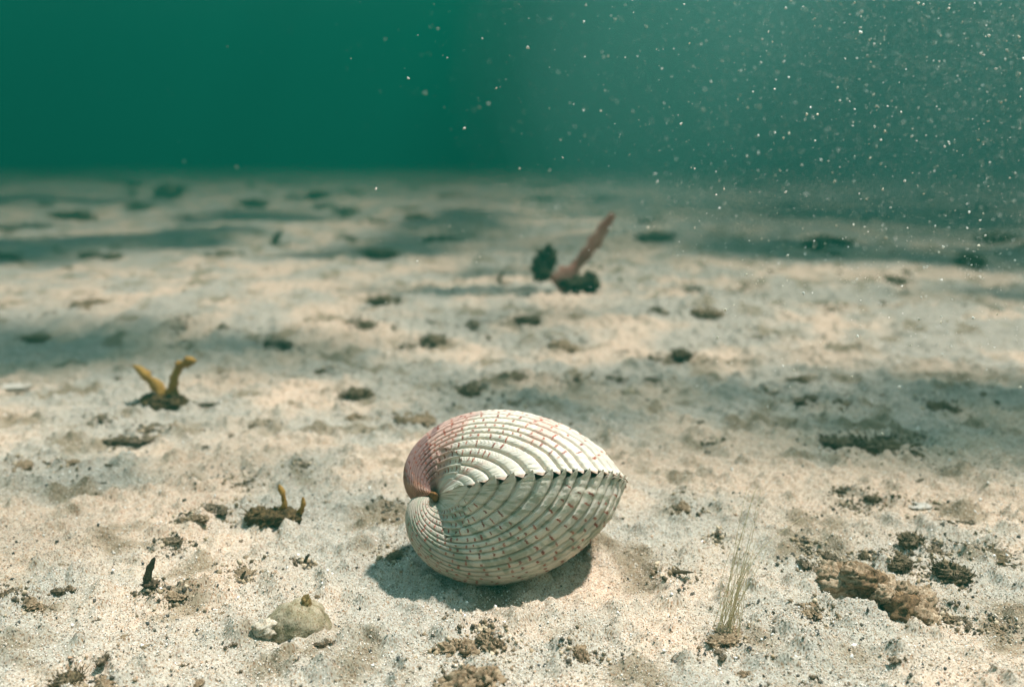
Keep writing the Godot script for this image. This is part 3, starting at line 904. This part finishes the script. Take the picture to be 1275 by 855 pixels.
func build_rafts() -> void:
	# loose seagrass floating at the surface above and behind the frame; it breaks the sunlight into bands
	var weed := mat(Color(0.07, 0.075, 0.03), 0.7)
	var up := 0.95
	for a in [
		[-0.695, -1.091, 0.183, 0.142, 357],
		[-0.522, -1.262, 0.137, 0.153, 237],
		[-0.986, -1.484, 0.214, 0.098, 237],
		[-0.318, -0.551, 0.120, 0.071, 96],
		[-0.149, -0.541, 0.050, 0.046, 17],
		[-0.173, -0.285, 0.044, 0.040, 8],
		[0.224, -0.404, 0.105, 0.079, 52],
		[0.345, -1.112, 0.121, 0.120, 164],
		[0.590, -1.028, 0.215, 0.119, 288],
		[-0.157, -1.175, 0.074, 0.183, 128],
		[-0.095, -1.563, 0.099, 0.331, 286],
		[-0.046, -0.737, 0.101, 0.033, 29],
		[0.045, -0.466, 0.113, 0.072, 27],
		[0.137, -0.359, 0.089, 0.062, 15],
		[0.477, -0.800, 0.154, 0.039, 37],
		[0.013, -0.620, 0.057, 0.030, 8],
		[-0.102, -0.337, 0.051, 0.033, 4],
		[-0.478, -1.703, 0.145, 0.192, 245],
		[-0.219, -1.018, 0.065, 0.055, 26],
		[0.715, -1.739, 0.242, 0.156, 332],
		[-1.320, -2.142, 0.480, 0.135, 529],
		[-0.006, -0.924, 0.059, 0.039, 15],
	]:
		var b := Bag.new()
		var count: int = a[4]
		for i in count:
			var d := sqrt(rng.randf()) * (0.75 + 0.35 * rng.randf())
			var t := rng.randf() * TAU
			var p := Vector3(cos(t) * d * a[2], rng.randf_range(-0.012, 0.012), sin(t) * d * a[3])
			var dir := Vector3(rng.randfn(0, 1.0), rng.randfn(0, 0.03), rng.randfn(0, 0.45)).normalized() * rng.randf_range(0.03, 0.07)
			add_tube(b, curve(p - dir, p + dir, Vector3(rng.randfn(0, 0.01), 0, rng.randfn(0, 0.01)), 5), taper(5, 0.004, 0.0025), 4, Color.WHITE, Color.WHITE, 0.2, 0.0, Vector3.UP)
		var o := solid("seagrass_raft", b.mesh(weed), Vector3(a[0] + up * SUN_FROM.x, up, a[1] + up * SUN_FROM.z))
		tag(o, "raft of loose seagrass floating at the water surface overhead", "", "rafts of loose seagrass overhead", "stuff")

func _ready() -> void:
	var cam := Camera3D.new()
	cam.name = "camera"
	add_child(cam)
	var lens := CameraAttributesPhysical.new()
	lens.frustum_focal_length = 31.0
	lens.frustum_focus_distance = 0.236
	lens.exposure_aperture = 12.0
	lens.frustum_near = 0.02
	lens.frustum_far = 80.0
	cam.attributes = lens
	cam.fov = 42.33
	cam.near = 0.02
	cam.far = 80.0
	cam.position = Vector3(0, 0.12, 0)
	cam.rotation_degrees = Vector3(-12.15, 0, 0)
	cam.current = true

	var env := Environment.new()
	env.background_mode = Environment.BG_SKY
	var sky := ProceduralSkyMaterial.new()
	sky.sky_top_color = Color(0.66, 0.78, 0.83)
	sky.sky_horizon_color = Color(0.04, 0.30, 0.24)
	sky.sky_curve = 0.25
	sky.ground_bottom_color = Color(0.05, 0.2, 0.16)
	sky.ground_horizon_color = Color(0.08, 0.32, 0.26)
	sky.sun_angle_max = 1.0
	env.sky = Sky.new()
	env.sky.sky_material = sky
	env.tonemap_mode = Environment.TONE_MAPPER_LINEAR
	env.tonemap_exposure = 4.8
	env.volumetric_fog_enabled = true
	env.volumetric_fog_density = 0.0
	env.sdfgi_enabled = true
	env.ssao_enabled = true
	env.ssil_enabled = true
	var world := WorldEnvironment.new()
	world.name = "environment"
	world.environment = env
	add_child(world)

	var sun := DirectionalLight3D.new()
	sun.name = "sun"
	sun.light_energy = 1.5
	sun.light_color = Color(1.0, 0.975, 0.95)
	sun.light_angular_distance = 3.0
	sun.shadow_enabled = true
	add_child(sun)
	sun.look_at_from_position(SUN_FROM, Vector3.ZERO, Vector3.BACK)

	rng.seed = 2024
	set_noises()
	debris_mat = mat(Color.WHITE, 0.9, true)
	build_seabed()
	debris_mat.albedo_texture = grains          # a dusting of sand on weed and stones
	debris_mat.heightmap_enabled = true
	debris_mat.heightmap_texture = heights
	debris_mat.heightmap_scale = 0.02
	debris_mat.uv1_triplanar = true
	debris_mat.uv1_world_triplanar = true
	debris_mat.uv1_scale = Vector3.ONE * 4.5
	build_cockle()
	build_named_weed()
	build_debris()
	build_grains()
	build_rafts()
	build_water()
	build_silt()
